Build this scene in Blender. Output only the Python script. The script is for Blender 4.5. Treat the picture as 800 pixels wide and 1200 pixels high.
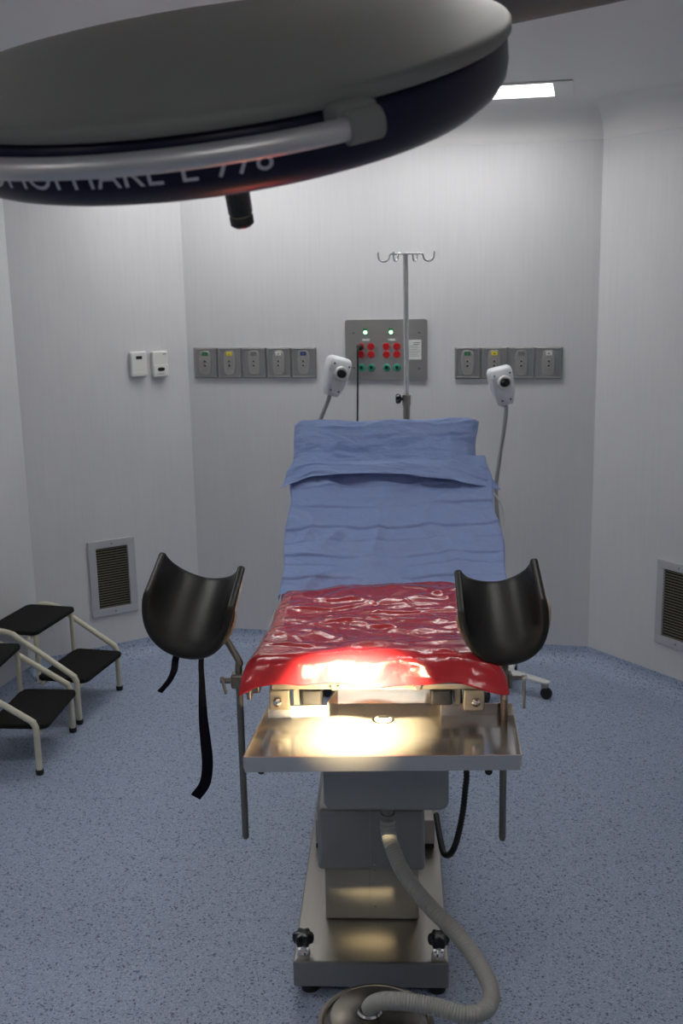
import bpy, bmesh, math, random
from mathutils import Vector as V, Matrix, noise
random.seed(7)
PI = math.pi
for o in list(bpy.data.objects):
    bpy.data.objects.remove(o)
S = bpy.context.scene
COL = S.collection

# ---------------------------------------------------------------- camera
F_PX, PITCH, YAW, ROLL, EYE = 1275.3, 0.2171, math.radians(3.05), 0.0203, V((0, 0, 1.75))
fwd = V((-math.sin(YAW) * math.cos(PITCH), math.cos(YAW) * math.cos(PITCH), -math.sin(PITCH)))
rgt = V((math.cos(YAW), math.sin(YAW), 0)); upv = rgt.cross(fwd)
rgt, upv = rgt * math.cos(ROLL) - upv * math.sin(ROLL), upv * math.cos(ROLL) + rgt * math.sin(ROLL)
cd = bpy.data.cameras.new('camera'); cam = bpy.data.objects.new('camera', cd); COL.objects.link(cam)
cd.sensor_fit = 'VERTICAL'; cd.sensor_height = 36; cd.sensor_width = 24; cd.lens = F_PX / 1200 * 36
cd.clip_start = 0.05; cd.dof.use_dof = True; cd.dof.focus_distance = 2.9; cd.dof.aperture_fstop = 8.0
m3 = Matrix((rgt, upv, -fwd)).transposed()
cam.matrix_world = Matrix.Translation(EYE) @ m3.to_4x4()
S.camera = cam
def ray(x, y): return fwd + rgt * ((x - 400) / F_PX) - upv * ((y - 600) / F_PX)
def atZ(x, y, z): d = ray(x, y); return EYE + d * ((z - EYE.z) / d.z)
def atY(x, y, yy): d = ray(x, y); return EYE + d * (yy / d.y)

# ---------------------------------------------------------------- world, exposure
w = bpy.data.worlds.new('world'); S.world = w; w.use_nodes = True
w.node_tree.nodes['Background'].inputs[0].default_value = (.02, .02, .022, 1)
vs = S.view_settings; vs.view_transform = 'Standard'; vs.look = 'None'; vs.gamma = 1; vs.use_curve_mapping = False
vs.exposure = 0.35
TROFFER_E, TROFFER_REST, SPOT_W = 7.2, 10.5, 7500.0

# ---------------------------------------------------------------- materials
def nt(name):
    m = bpy.data.materials.new(name); m.use_nodes = True
    return m, m.node_tree, m.node_tree.nodes['Principled BSDF']
def pmat(name, col, rough=.5, metal=0, spec=.5, bump=0, bscale=60, bstretch=(1, 1, 1), var=0, coat=0, emit=None, es=0, alpha=1):
    m, t, b = nt(name)
    b.inputs['Base Color'].default_value = (*col, 1); b.inputs['Roughness'].default_value = rough
    b.inputs['Metallic'].default_value = metal; b.inputs['Specular IOR Level'].default_value = spec
    b.inputs['Coat Weight'].default_value = coat; b.inputs['Alpha'].default_value = alpha
    if emit: b.inputs['Emission Color'].default_value = (*emit, 1); b.inputs['Emission Strength'].default_value = es
    if bump or var:
        tc = t.nodes.new('ShaderNodeTexCoord'); mp = t.nodes.new('ShaderNodeMapping'); mp.inputs['Scale'].default_value = bstretch
        n = t.nodes.new('ShaderNodeTexNoise'); n.inputs['Scale'].default_value = bscale; n.inputs['Detail'].default_value = 4
        t.links.new(tc.outputs['Object'], mp.inputs[0]); t.links.new(mp.outputs[0], n.inputs['Vector'])
        if bump:
            bp = t.nodes.new('ShaderNodeBump'); bp.inputs['Strength'].default_value = bump; bp.inputs['Distance'].default_value = .002
            t.links.new(n.outputs['Fac'], bp.inputs['Height']); t.links.new(bp.outputs[0], b.inputs['Normal'])
        if var:
            mr = t.nodes.new('ShaderNodeMapRange'); mr.inputs['To Min'].default_value = 1 - var; mr.inputs['To Max'].default_value = 1 + var
            mx = t.nodes.new('ShaderNodeMix'); mx.data_type = 'RGBA'; mx.blend_type = 'MULTIPLY'; mx.inputs[0].default_value = 1
            mx.inputs[6].default_value = (*col, 1)
            t.links.new(n.outputs['Fac'], mr.inputs['Value']); t.links.new(mr.outputs[0], mx.inputs[7]); t.links.new(mx.outputs[2], b.inputs['Base Color'])
    return m
def floor_mat():
    m, t, b = nt('blue_speckled_vinyl')
    tc = t.nodes.new('ShaderNodeTexCoord')
    def vor(scale):
        v = t.nodes.new('ShaderNodeTexVoronoi'); v.inputs['Scale'].default_value = scale
        t.links.new(tc.outputs['Object'], v.inputs['Vector'])
        s = t.nodes.new('ShaderNodeSeparateColor'); t.links.new(v.outputs['Color'], s.inputs[0]); return s
    s1 = vor(300); s2 = vor(170)
    cr = t.nodes.new('ShaderNodeValToRGB'); cr.color_ramp.interpolation = 'CONSTANT'
    e = cr.color_ramp.elements; e[0].position = 0; e[0].color = (.12, .15, .22, 1); e[1].position = .06; e[1].color = (.28, .35, .49, 1)
    for p, c in ((.32, (.32, .39, .53)), (.62, (.36, .43, .565)), (.88, (.45, .505, .62))):
        x = e.new(p); x.color = (*c, 1)
    t.links.new(s1.outputs[0], cr.inputs[0])
    cr2 = t.nodes.new('ShaderNodeValToRGB'); cr2.color_ramp.interpolation = 'CONSTANT'
    e = cr2.color_ramp.elements; e[0].color = (.42, .43, .50, 1); e[1].position = .045; e[1].color = (1, 1, 1, 1)
    t.links.new(s2.outputs[1], cr2.inputs[0])
    mx = t.nodes.new('ShaderNodeMix'); mx.data_type = 'RGBA'; mx.blend_type = 'MULTIPLY'; mx.inputs[0].default_value = 1
    t.links.new(cr.outputs[0], mx.inputs[6]); t.links.new(cr2.outputs[0], mx.inputs[7]); t.links.new(mx.outputs[2], b.inputs['Base Color'])
    b.inputs['Roughness'].default_value = .42; b.inputs['Specular IOR Level'].default_value = .35
    return m
def wall_mat():
    m, t, b = nt('wall_panel')
    tc = t.nodes.new('ShaderNodeTexCoord')
    def nz(sc, scale, det):
        mp = t.nodes.new('ShaderNodeMapping'); mp.inputs['Scale'].default_value = sc
        n = t.nodes.new('ShaderNodeTexNoise'); n.inputs['Scale'].default_value = scale; n.inputs['Detail'].default_value = det
        t.links.new(tc.outputs['Object'], mp.inputs[0]); t.links.new(mp.outputs[0], n.inputs['Vector']); return n
    a = nz((1, 1, .05), 90, 3); c = nz((1, 1, .5), 5, 5)
    add = t.nodes.new('ShaderNodeMath'); add.operation = 'ADD'; t.links.new(a.outputs[0], add.inputs[0]); t.links.new(c.outputs[0], add.inputs[1])
    cr = t.nodes.new('ShaderNodeValToRGB'); e = cr.color_ramp.elements
    mr = t.nodes.new('ShaderNodeMapRange'); mr.inputs['From Min'].default_value = .6; mr.inputs['From Max'].default_value = 1.4
    t.links.new(add.outputs[0], mr.inputs['Value']); t.links.new(mr.outputs[0], cr.inputs[0])
    e[0].color = (.625, .63, .65, 1); e[1].color = (.68, .68, .695, 1)
    t.links.new(cr.outputs[0], b.inputs['Base Color'])
    bp = t.nodes.new('ShaderNodeBump'); bp.inputs['Strength'].default_value = .08; bp.inputs['Distance'].default_value = .002
    t.links.new(a.outputs[0], bp.inputs['Height']); t.links.new(bp.outputs[0], b.inputs['Normal'])
    b.inputs['Roughness'].default_value = .45; b.inputs['Specular IOR Level'].default_value = .35
    return m
def brushed(name, col, rough, stretch, strength=.15, scale=120):
    return pmat(name, col, rough, 1, .5, strength, scale, stretch, .06)
M = dict(
    floor=floor_mat(), wall=wall_mat(),
    ceil=pmat('ceiling_paint', (.78, .77, .77), .55, var=.02, bscale=2),
    steel=brushed('brushed_steel', (.37, .355, .325), .30, (1, .04, 1)),
    traysteel=pmat('polished_tray_steel', (.64, .61, .57), .15, .90, .5, .05, 120, (.04, 1, 1), .06),
    darksteel=brushed('dark_clamp_metal', (.24, .225, .20), .42, (1, 1, .3)),
    bronze=brushed('frame_metal', (.46, .41, .32), .38, (1, 1, 1)),
    chrome=pmat('chrome', (.75, .75, .75), .10, 1),
    panel=brushed('panel_steel', (.46, .45, .43), .42, (.04, 1, 1), .08),
    plate=brushed('outlet_plate_steel', (.40, .40, .40), .45, (1, 1, .05), .08),
    outlet=pmat('outlet_face_grey', (.34, .335, .32), .4, .3),
    column=pmat('column_grey_sheet', (.30, .30, .29), .36, .55, var=.16, bscale=14, bump=.05),
    colbase=pmat('column_beige_sheet', (.36, .34, .29), .36, .45, var=.25, bscale=9),
    basin=pmat('basin_dull_grey', (.30, .31, .31), .40, .5, var=.08, bscale=20),
    black=pmat('black_leather', (.008, .008, .0075), .40, spec=.4, bump=.12, bscale=260),
    rubber=pmat('black_rubber', (.012, .012, .012), .55),
    plastic=pmat('black_plastic', (.010, .010, .012), .22),
    strap=pmat('strap_webbing', (.006, .006, .012), .85, spec=.08, bump=.2, bscale=500),
    tan=pmat('shell_tan_back', (.42, .30, .20), .35),
    pad=pmat('mattress_black', (.014, .014, .015), .45),
    blue=pmat('blue_nonwoven', (.30, .405, .70), .75, spec=.25, bump=.25, bscale=420, var=.05),
    cream=pmat('cream_enamel', (.62, .59, .47), .35, coat=.2),
    step=pmat('step_rubber', (.010, .010, .0095), .8, spec=.2, bump=.35, bscale=320),
    white=pmat('white_plastic', (.72, .72, .70), .35),
    coolwhite=pmat('lamp_head_white', (.70, .72, .76), .35),
    greyhose=pmat('grey_corrugated_hose', (.33, .33, .31), .45),
    neck=pmat('gooseneck_grey', (.36, .36, .38), .4),
    lampgrey=pmat('lamp_grey_paint', (.19, .195, .188), .6, spec=.3),
    navy=pmat('lamp_navy', (.008, .008, .030), .35, spec=.22),
    letter=pmat('lettering_grey', (.62, .62, .66), .4),
    alu=pmat('anodised_rail', (.52, .52, .52), .38, .8),
    ventframe=pmat('vent_frame_grey', (.50, .51, .53), .45, .2),
    slat=pmat('vent_slat_beige', (.15, .135, .10), .5),
    dark=pmat('dark_void', (.006, .006, .006), .7),
    red=pmat('red_socket', (.55, .012, .015), .35), green=pmat('green_jack', (.01, .28, .17), .35),
    glabel=pmat('green_label', (.02, .20, .06), .45), ylabel=pmat('yellow_label', (.75, .60, .02), .45),
    wlabel=pmat('white_label', (.75, .75, .73), .45), blabel=pmat('blue_label', (.02, .03, .20), .45), klabel=pmat('grey_label', (.16, .16, .15), .45),
    paper=pmat('paper_label', (.72, .72, .70), .6), ink=pmat('label_ink', (.18, .18, .19), .6),
    led=pmat('green_led', (.3, .9, .4), .4, emit=(.45, 1, .5), es=2.2),
    tube=pmat('troffer_diffuser', (.9, .9, .9), .5, emit=(1, .985, .965), es=TROFFER_E),
    tube2=pmat('troffer_diffuser_added', (.9, .9, .9), .5, emit=(1, .985, .965), es=TROFFER_REST),
    glass=pmat('lamp_glass', (.85, .85, .8), .15, emit=(1, .86, .62), es=.5),
    bucket=pmat('bucket_steel', (.30, .275, .235), .24, 1),
    cordwhite=pmat('white_cord', (.7, .69, .65), .5),
)
def red_film():
    m, t, b = nt('red_plastic_film')
    b.inputs['Base Color'].default_value = (.45, .022, .030, 1); b.inputs['Roughness'].default_value = .20
    b.inputs['Specular IOR Level'].default_value = .4
    b.inputs['Coat Weight'].default_value = .35; b.inputs['Coat Roughness'].default_value = .07
    tc = t.nodes.new('ShaderNodeTexCoord')
    v = t.nodes.new('ShaderNodeTexVoronoi'); v.feature = 'DISTANCE_TO_EDGE'; v.inputs['Scale'].default_value = 11
    n0 = t.nodes.new('ShaderNodeTexNoise'); n0.inputs['Scale'].default_value = 9; n0.inputs['Detail'].default_value = 5
    mx = t.nodes.new('ShaderNodeMix'); mx.data_type = 'RGBA'; mx.inputs[0].default_value = .16
    t.links.new(tc.outputs['Object'], n0.inputs['Vector']); t.links.new(tc.outputs['Object'], mx.inputs[6]); t.links.new(n0.outputs['Color'], mx.inputs[7])
    t.links.new(mx.outputs[2], v.inputs['Vector'])
    n = t.nodes.new('ShaderNodeTexNoise'); n.inputs['Scale'].default_value = 20; n.inputs['Detail'].default_value = 2; n.inputs['Distortion'].default_value = 1.2
    t.links.new(tc.outputs['Object'], n.inputs['Vector'])
    pw = t.nodes.new('ShaderNodeMath'); pw.operation = 'POWER'; pw.inputs[1].default_value = .5; t.links.new(v.outputs['Distance'], pw.inputs[0])
    ad = t.nodes.new('ShaderNodeMath'); ad.operation = 'ADD'; t.links.new(pw.outputs[0], ad.inputs[0]); t.links.new(n.outputs['Fac'], ad.inputs[1])
    bp = t.nodes.new('ShaderNodeBump'); bp.inputs['Strength'].default_value = .16; bp.inputs['Distance'].default_value = .006
    t.links.new(ad.outputs[0], bp.inputs['Height']); t.links.new(bp.outputs[0], b.inputs['Normal']); t.links.new(bp.outputs[0], b.inputs['Coat Normal'])
    return m
M['redfilm'] = red_film()

# ---------------------------------------------------------------- geometry helpers
class G:
    def __init__(s): s.v = []; s.f = []
    def add(s, vs, fs):
        k = len(s.v); s.v += [V(p) for p in vs]; s.f += [tuple(i + k for i in q) for q in fs]; return s
    def box(s, c, d, R=None):
        c = V(c); hx, hy, hz = d[0] / 2, d[1] / 2, d[2] / 2
        ps = [V((x, y, z)) for z in (-hz, hz) for (x, y) in ((-hx, -hy), (hx, -hy), (hx, hy), (-hx, hy))]
        if R: ps = [R @ p for p in ps]
        return s.add([p + c for p in ps], [(3, 2, 1, 0), (4, 5, 6, 7), (0, 1, 5, 4), (1, 2, 6, 5), (2, 3, 7, 6), (3, 0, 4, 7)])
    def bb(s, x0, x1, y0, y1, z0, z1): return s.box(((x0 + x1) / 2, (y0 + y1) / 2, (z0 + z1) / 2), (x1 - x0, y1 - y0, z1 - z0))
    def tube(s, path, r, n=12, closed=False, cap=True, flat=None):
        P = [V(p) for p in path]; N = len(P); rr = r if isinstance(r, (list, tuple)) else [r] * N
        ref = None; rings = []
        for i in range(N):
            if closed: t = (P[(i + 1) % N] - P[i - 1])
            else: t = P[min(i + 1, N - 1)] - P[max(i - 1, 0)]
            t.normalize()
            if ref is None:
                ref = V((0, 0, 1)) if abs(t.z) < .9 else V((1, 0, 0))
            a = (ref - t * ref.dot(t)).normalized(); b = t.cross(a); ref = a
            fl = flat or (1, 1)
            rings.append([P[i] + (a * math.cos(2 * PI * j / n) * fl[0] + b * math.sin(2 * PI * j / n) * fl[1]) * rr[i] for j in range(n)])
        vs = [p for q in rings for p in q]; fs = []
        for i in range(N if closed else N - 1):
            i2 = (i + 1) % N
            for j in range(n):
                fs.append((i * n + j, i * n + (j + 1) % n, i2 * n + (j + 1) % n, i2 * n + j))
        if cap and not closed: fs += [tuple(range(n - 1, -1, -1)), tuple((N - 1) * n + j for j in range(n))]
        return s.add(vs, fs)
    def cyl(s, a, b, r, n=16, r2=None): return s.tube([a, b], [r, r if r2 is None else r2], n)
    def lathe(s, prof, o=(0, 0, 0), ex=V((1, 0, 0)), ey=V((0, 1, 0)), ez=V((0, 0, 1)), n=32, cap=True):
        o = V(o); vs = []; fs = []; K = len(prof)
        for r, h in prof:
            for j in range(n):
                a = 2 * PI * j / n; vs.append(o + (ex * math.cos(a) + ey * math.sin(a)) * r + ez * h)
        for i in range(K - 1):
            for j in range(n): fs.append((i * n + j, i * n + (j + 1) % n, (i + 1) * n + (j + 1) % n, (i + 1) * n + j))
        if cap: fs += [tuple(range(n - 1, -1, -1)), tuple((K - 1) * n + j for j in range(n))]
        return s.add(vs, fs)
    def grid(s, fn, nu, nv):
        vs = [fn(i / nu, j / nv) for j in range(nv + 1) for i in range(nu + 1)]
        fs = [(j * (nu + 1) + i, j * (nu + 1) + i + 1, (j + 1) * (nu + 1) + i + 1, (j + 1) * (nu + 1) + i) for j in range(nv) for i in range(nu)]
        return s.add(vs, fs)
    def prism(s, poly, z0, z1):
        n = len(poly); vs = [(*p, z0) for p in poly] + [(*p, z1) for p in poly]
        return s.add(vs, [tuple(range(n - 1, -1, -1)), tuple(range(n, 2 * n))] + [(i, (i + 1) % n, n + (i + 1) % n, n + i) for i in range(n)])
ORG = {}
def mk(name, g, mat, parent=None, smooth=0, bevel=0, local=False, seg=2, fix=True):
    """link geometry as ONE mesh object; world coordinates are made relative to the parent's origin"""
    off = ORG.get(parent.name, V((0, 0, 0))) if (parent is not None and not local) else V((0, 0, 0))
    me = bpy.data.meshes.new(name); me.from_pydata([tuple(p - off) for p in g.v], [], g.f)
    if fix:
        bm = bmesh.new(); bm.from_mesh(me); bmesh.ops.recalc_face_normals(bm, faces=bm.faces); bm.to_mesh(me); bm.free()
    me.materials.append(M[mat]); o = bpy.data.objects.new(name, me); COL.objects.link(o)
    if smooth:
        for p in me.polygons: p.use_smooth = True
        me.set_sharp_from_angle(angle=math.radians(smooth))
    if bevel:
        b = o.modifiers.new('bevel', 'BEVEL'); b.width = bevel; b.segments = seg; b.limit_method = 'ANGLE'; b.angle_limit = math.radians(40)
    if parent is not None:
        o.parent = parent; ORG[o.name] = off
    return o
def tag(o, label, cat, group=None):
    o['label'] = label; o['category'] = cat
    if group: o['group'] = group
    return o
def struct(name, g, mat, **k):
    o = mk(name, g, mat, **k); o['kind'] = 'structure'; return o
def thing(name, label, cat, loc=(0, 0, 0), rz=0, group=None):
    o = bpy.data.objects.new(name, None); COL.objects.link(o); o.location = loc; o.rotation_euler = (0, 0, rz); o.empty_display_size = .05
    ORG[o.name] = V(loc); return tag(o, label, cat, group)
def dup(root, loc, rz, label):
    def cp(o, par):
        c = o.copy(); COL.objects.link(c); c.parent = par
        for k in o.children: cp(k, c)
        return c
    r = cp(root, None); r.location = loc; r.rotation_euler = (0, 0, rz); r['label'] = label; return r
def spline(pts, per=8):
    P = [V(p) for p in pts]; P = [P[0] * 2 - P[1]] + P + [P[-1] * 2 - P[-2]]; out = []
    for i in range(1, len(P) - 2):
        for k in range(per):
            t = k / per; a, b, c, d = P[i - 1:i + 3]
            out.append(.5 * ((2 * b) + (c - a) * t + (2 * a - 5 * b + 4 * c - d) * t * t + (3 * b - a - 3 * c + d) * t ** 3))
    return out + [P[-2]]
def resample(path, n):
    L = [0]
    for a, b in zip(path, path[1:]): L.append(L[-1] + (b - a).length)
    out = []; j = 0
    for i in range(n):
        s = L[-1] * i / (n - 1)
        while j < len(L) - 2 and L[j + 1] < s: j += 1
        out.append(path[j].lerp(path[j + 1], (s - L[j]) / max(1e-9, L[j + 1] - L[j])))
    return out
def star_poly(n, r0, r1, steps=48):
    return [((r0 + (r1 - r0) * (.5 + .5 * math.cos(n * 2 * PI * i / steps))) * math.cos(2 * PI * i / steps), (r0 + (r1 - r0) * (.5 + .5 * math.cos(n * 2 * PI * i / steps))) * math.sin(2 * PI * i / steps)) for i in range(steps)]

# ---------------------------------------------------------------- the room (an octagon turned against the table)
RT = math.radians(-9.53)
RO = V((-.0567, 4.8729, 0)); RU = V((math.cos(RT), math.sin(RT), 0)); RV = V((math.sin(RT), -math.cos(RT), 0))
def room(u, v, z=0): return RO + RU * u + RV * v + V((0, 0, z))
HW, CL, CR = .921, .789, 1.15
c45 = math.cos(math.radians(44.25)); s45 = math.sin(math.radians(44.25))
ul = -HW - CL * c45; ur = HW + CR * c45; vl = CL * s45; vr = CR * s45; VB = 6.6
corn = [(ul, VB), (ul, vl), (-HW, 0), (HW, 0), (ur, vr), (ur, VB)]      # clockwise seen from inside, left to right
sides = ['left', 'back_left', 'back', 'back_right', 'right', 'front']
WALLH, ZC = 2.262, 2.40
NC = len(corn)
def inset(d):
    out = []
    for i in range(NC):
        a, b, c = V(corn[i - 1]), V(corn[i]), V(corn[(i + 1) % NC])
        e1 = (b - a).normalized(); e2 = (c - b).normalized()
        n1 = V((-e1.y, e1.x)); n2 = V((-e2.y, e2.x))
        ctr = V(((ul + ur) / 2, VB / 2))
        if n1.dot(ctr - b) < 0: n1 = -n1
        if n2.dot(ctr - b) < 0: n2 = -n2
        k = (n1 + n2) / (1 + n1.dot(n2)); out.append(b + k * d)
    return out
def sweep(profile, i):
    """a profile of (distance from the wall, height) run along wall i, mitred at both ends, closed"""
    g = G(); j = (i + 1) % NC; n = len(profile)
    vs = []
    for d, z in profile:
        q = inset(d); vs.append(room(q[i].x, q[i].y, z))
    for d, z in profile:
        q = inset(d); vs.append(room(q[j].x, q[j].y, z))
    fs = [(k, (k + 1) % n, n + (k + 1) % n, n + k) for k in range(n)] + [tuple(range(n - 1, -1, -1)), tuple(range(n, 2 * n))]
    return g.add(vs, fs)
for i, sd in enumerate(sides):
    struct('wall_' + sd, sweep([(0, 0), (0, ZC + .15), (-.1, ZC + .15), (-.1, 0)], i), 'wall')
    R = .075
    cove = [(R - R * math.sin(a), R - R * math.cos(a)) for a in [k * PI / 2 / 8 for k in range(9)]]
    cove = [(d + .0035, z) for d, z in cove]
    struct('baseboard_' + sd, sweep([(.0005, R), (.0005, .0005)] + cove, i), 'floor', smooth=50)
    R = ZC - WALLH
    cr = [(R - R * math.cos(a), WALLH + R * math.sin(a)) for a in [k * PI / 2 / 10 for k in range(11)]]
    struct('trim_%d' % (i + 1), sweep([(d + .002, z - .0005) for d, z in cr] + [(.0005, ZC - .0005), (.0005, WALLH - .003)], i), 'ceil', smooth=50)
fl = G(); fl.prism([tuple(room(u, v).xy) for u, v in corn], -.05, 0); struct('floor', fl, 'floor')

# ceiling with openings for the recessed lights
LIGHTS = [(-1.02, -.18, .275, .60), (-.06, .78, .275, .60), (-1.0, -.4, 2.6, 2.92), (.6, 1.2, 2.6, 2.92), (-1.0, -.4, 4.9, 5.22), (.6, 1.2, 4.9, 5.22)]  # last four are unseen fixtures, added for the room's general light
bm = bmesh.new(); ed = []
def loop(pts):
    vsx = [bm.verts.new(room(u, v, ZC)) for u, v in pts]
    for a, b in zip(vsx, vsx[1:] + vsx[:1]): ed.append(bm.edges.new((a, b)))
loop(corn)
for u0, u1, v0, v1 in LIGHTS: loop([(u0, v0), (u1, v0), (u1, v1), (u0, v1)])
bmesh.ops.triangle_fill(bm, edges=ed, use_beauty=True)
bmesh.ops.recalc_face_normals(bm, faces=bm.faces)
me = bpy.data.meshes.new('ceiling'); bm.to_mesh(me); bm.free(); me.materials.append(M['ceil'])
co = bpy.data.objects.new('ceiling', me); COL.objects.link(co); co['kind'] = 'structure'
sol = co.modifiers.new('solid', 'SOLIDIFY'); sol.thickness = .012; sol.offset = 1 if me.polygons[0].normal.z > 0 else -1
LL = ['ceiling light behind the surgical lamp head, nearest the left corner of the back wall',
      'recessed white fluorescent ceiling light glowing beside the surgical lamp, above the back wall',
      'added ceiling light for general fill over the left side of the table, out of view', 'added ceiling light for general fill over the right side, out of view',
      'added unseen ceiling light for general fill behind the camera on the left', 'added unseen ceiling light for general fill behind the camera on the right']
for k, (u0, u1, v0, v1) in enumerate(LIGHTS):
    t = thing('ceiling_light', LL[k], 'ceiling light', room((u0 + u1) / 2, (v0 + v1) / 2, ZC), RT, 'recessed ceiling lights')
    a, b = (u1 - u0) / 2, (v1 - v0) / 2; g = G(); fw = .022
    for x0, x1, y0, y1 in ((-a - fw, a + fw, -b - fw, -b + .006), (-a - fw, a + fw, b - .006, b + fw), (-a - fw, -a + .05, -b + .006, b - .006), (a - .05, a + fw, -b + .006, b - .006)):
        g.bb(x0, x1, y0, y1, -.006, -.0005)
    mk('frame', g, 'white', t, local=True, bevel=.0015)
    h = G().bb(-a + .001, a - .001, -b + .001, b - .001, .078, .09)
    for x0, x1, y0, y1 in ((-a + .001, a - .001, -b + .001, -b + .005), (-a + .001, a - .001, b - .005, b - .001), (-a + .001, -a + .005, -b + .005, b - .005), (a - .005, a - .001, -b + .005, b - .005)): h.bb(x0, x1, y0, y1, .0, .078)
    mk('housing', h, 'white', t, local=True)
    d = G().bb(-a + .008, a - .008, -b + .008, b - .008, .066, .072); mk('diffuser', d, 'tube' if k < 2 else 'tube2', t, local=True)

# wall frames: local +X runs right along the wall, local -Y points into the room
def wallpt(i, s, z):
    a, b = V(corn[i]), V(corn[i + 1]); e = (b - a).normalized(); q = a + e * s
    return room(q.x, q.y, z)
def wallrz(i):
    a, b = V(corn[i]), V(corn[i + 1]); d = room(b.x, b.y) - room(a.x, a.y); return math.atan2(d.y, d.x)
def ray_wall(i, x, y):
    a, b = room(*corn[i]), room(*corn[i + 1]); n = V((-(b - a).y, (b - a).x, 0)); d = ray(x, y)
    return EYE + d * ((a - EYE).dot(n) / d.dot(n))

# ---------------------------------------------------------------- wall grilles
def grille(name, label, i, s0, s1, z0, z1):
    p = wallpt(i, (s0 + s1) / 2, z0); t = thing(name, label, 'vent', p, wallrz(i), 'return air grilles low on the walls')
    W, Hh = s1 - s0, z1 - z0; a = W / 2; fw = .036; g = G()
    for x0, x1, y0, y1 in ((-a, a, 0, fw), (-a, a, Hh - fw, Hh), (-a, -a + fw, fw, Hh - fw), (a - fw, a, fw, Hh - fw)):
        g.bb(x0, x1, -.012, -.0005, y0, y1)
    mk('frame', g, 'ventframe', t, local=True, bevel=.003)
    mk('backing', G().bb(-a + fw, a - fw, -.002, -.0008, fw, Hh - fw), 'dark', t, local=True)
    g = G(); n = 24
    for k in range(n):
        z = fw + (Hh - 2 * fw) * (k + .5) / n; g.box((0, -.0065, z), (W - 2 * fw, .006, .0016), Matrix.Rotation(.5, 3, 'X'))
    o = mk('louvre_slats', g, 'slat', t, local=True); o['kind'] = 'stuff'
    g = G(); n = 12
    for k in range(n):
        x = -a + fw + (W - 2 * fw) * (k + .5) / n; g.bb(x - .0009, x + .0009, -.0055, -.0025, fw, Hh - fw)
    o = mk('vertical_bars', g, 'dark', t, local=True); o['kind'] = 'stuff'
    for z in (fw / 2, Hh - fw / 2):
        mk('screw', G().lathe([(.004, 0), (.004, .0012), (.002, .002)], (0, -.012, z), V((1, 0, 0)), V((0, 0, 1)), V((0, -1, 0)), 10), 'darksteel', t, local=True)
K = 1.75 / 1.65
grille('wall_grille', 'grey framed air vent on the left angled wall beside the step stools', 1, CL - .5087 * K, CL - .2987 * K, .2067 * K, .5433 * K)
grille('wall_grille', 'grey framed air vent on the right angled wall, cut by the frame edge', 3, .3591 * K, .3591 * K + .225, .1957 * K, .5354 * K)

# ---------------------------------------------------------------- thermostats on the angled wall
def wallthing(i, x, y, name, label, cat, group=None):
    return thing(name, label, cat, ray_wall(i, x, y), wallrz(i), group)
def oval_plate(w, h, n=20, e=3.2):
    out = []
    for k in range(n):
        a = 2 * PI * k / n; c, s = math.cos(a), math.sin(a)
        out.append((w / 2 * math.copysign(abs(c) ** (2 / e), c), h / 2 * math.copysign(abs(s) ** (2 / e), s)))
    return out
def front_prism(g, poly, cx, cz, y0, y1):      # polygon in X/Z pushed out along -Y
    n = len(poly); vs = [(cx + p[0], y0, cz + p[1]) for p in poly] + [(cx + p[0], y1, cz + p[1]) for p in poly]
    return g.add(vs, [tuple(range(n)), tuple(range(2 * n - 1, n - 1, -1))] + [(i, (i + 1) % n, n + (i + 1) % n, n + i) for i in range(n)])
t = wallthing(1, 161.5, 441, 'thermostat', 'cream thermostat with a small dark window near its top, left of the pair', 'thermostat')
g = G(); g.prism([(-.037, -.026), (.037, -.026), (.040, -.001), (-.040, -.001)], .0, .112); mk('body', g, 'white', t, local=True, bevel=.007, seg=3)
mk('display', G().bb(-.014, .014, -.0272, -.0255, .078, .092), 'dark', t, local=True)
mk('arched_cover', G().tube([(.03 * math.cos(a) * 1.1, -.0255, .004 + .010 * math.sin(a)) for a in [k * PI / 10 for k in range(11)]], .0012, 6), 'ventframe', t, local=True)
mk('groove', G().bb(-.026, .022, -.0266, -.0255, .030, .0315), 'ventframe', t, local=True)
t = wallthing(1, 186.5, 441, 'thermostat', 'white thermostat with a dark oval button low down, right of the pair', 'thermostat')
mk('body', G().bb(-.037, .037, -.026, -.001, 0, .114), 'white', t, local=True, bevel=.004)
mk('lower_cover', G().prism([(-.034, -.0285), (.0355, -.0285), (.0355, -.025), (-.034, -.025)], .003, .055), 'white', t, local=True, bevel=.002)
g = G()
front_prism(g, oval_plate(.034, .017, 20, 2.6), 0, .034, -.0280, -.0305); mk('button', g, 'dark', t, local=True)
g = G()
for k in range(7): g.bb(-.022 + k * .006, -.018 + k * .006, -.0291, -.0285, .012, .0145)
mk('printed_line', g, 'ink', t, local=True)
g = G().bb(.012, .027, -.0266, -.026, .100, .104); mk('printed_mark', g, 'ink', t, local=True)

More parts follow.
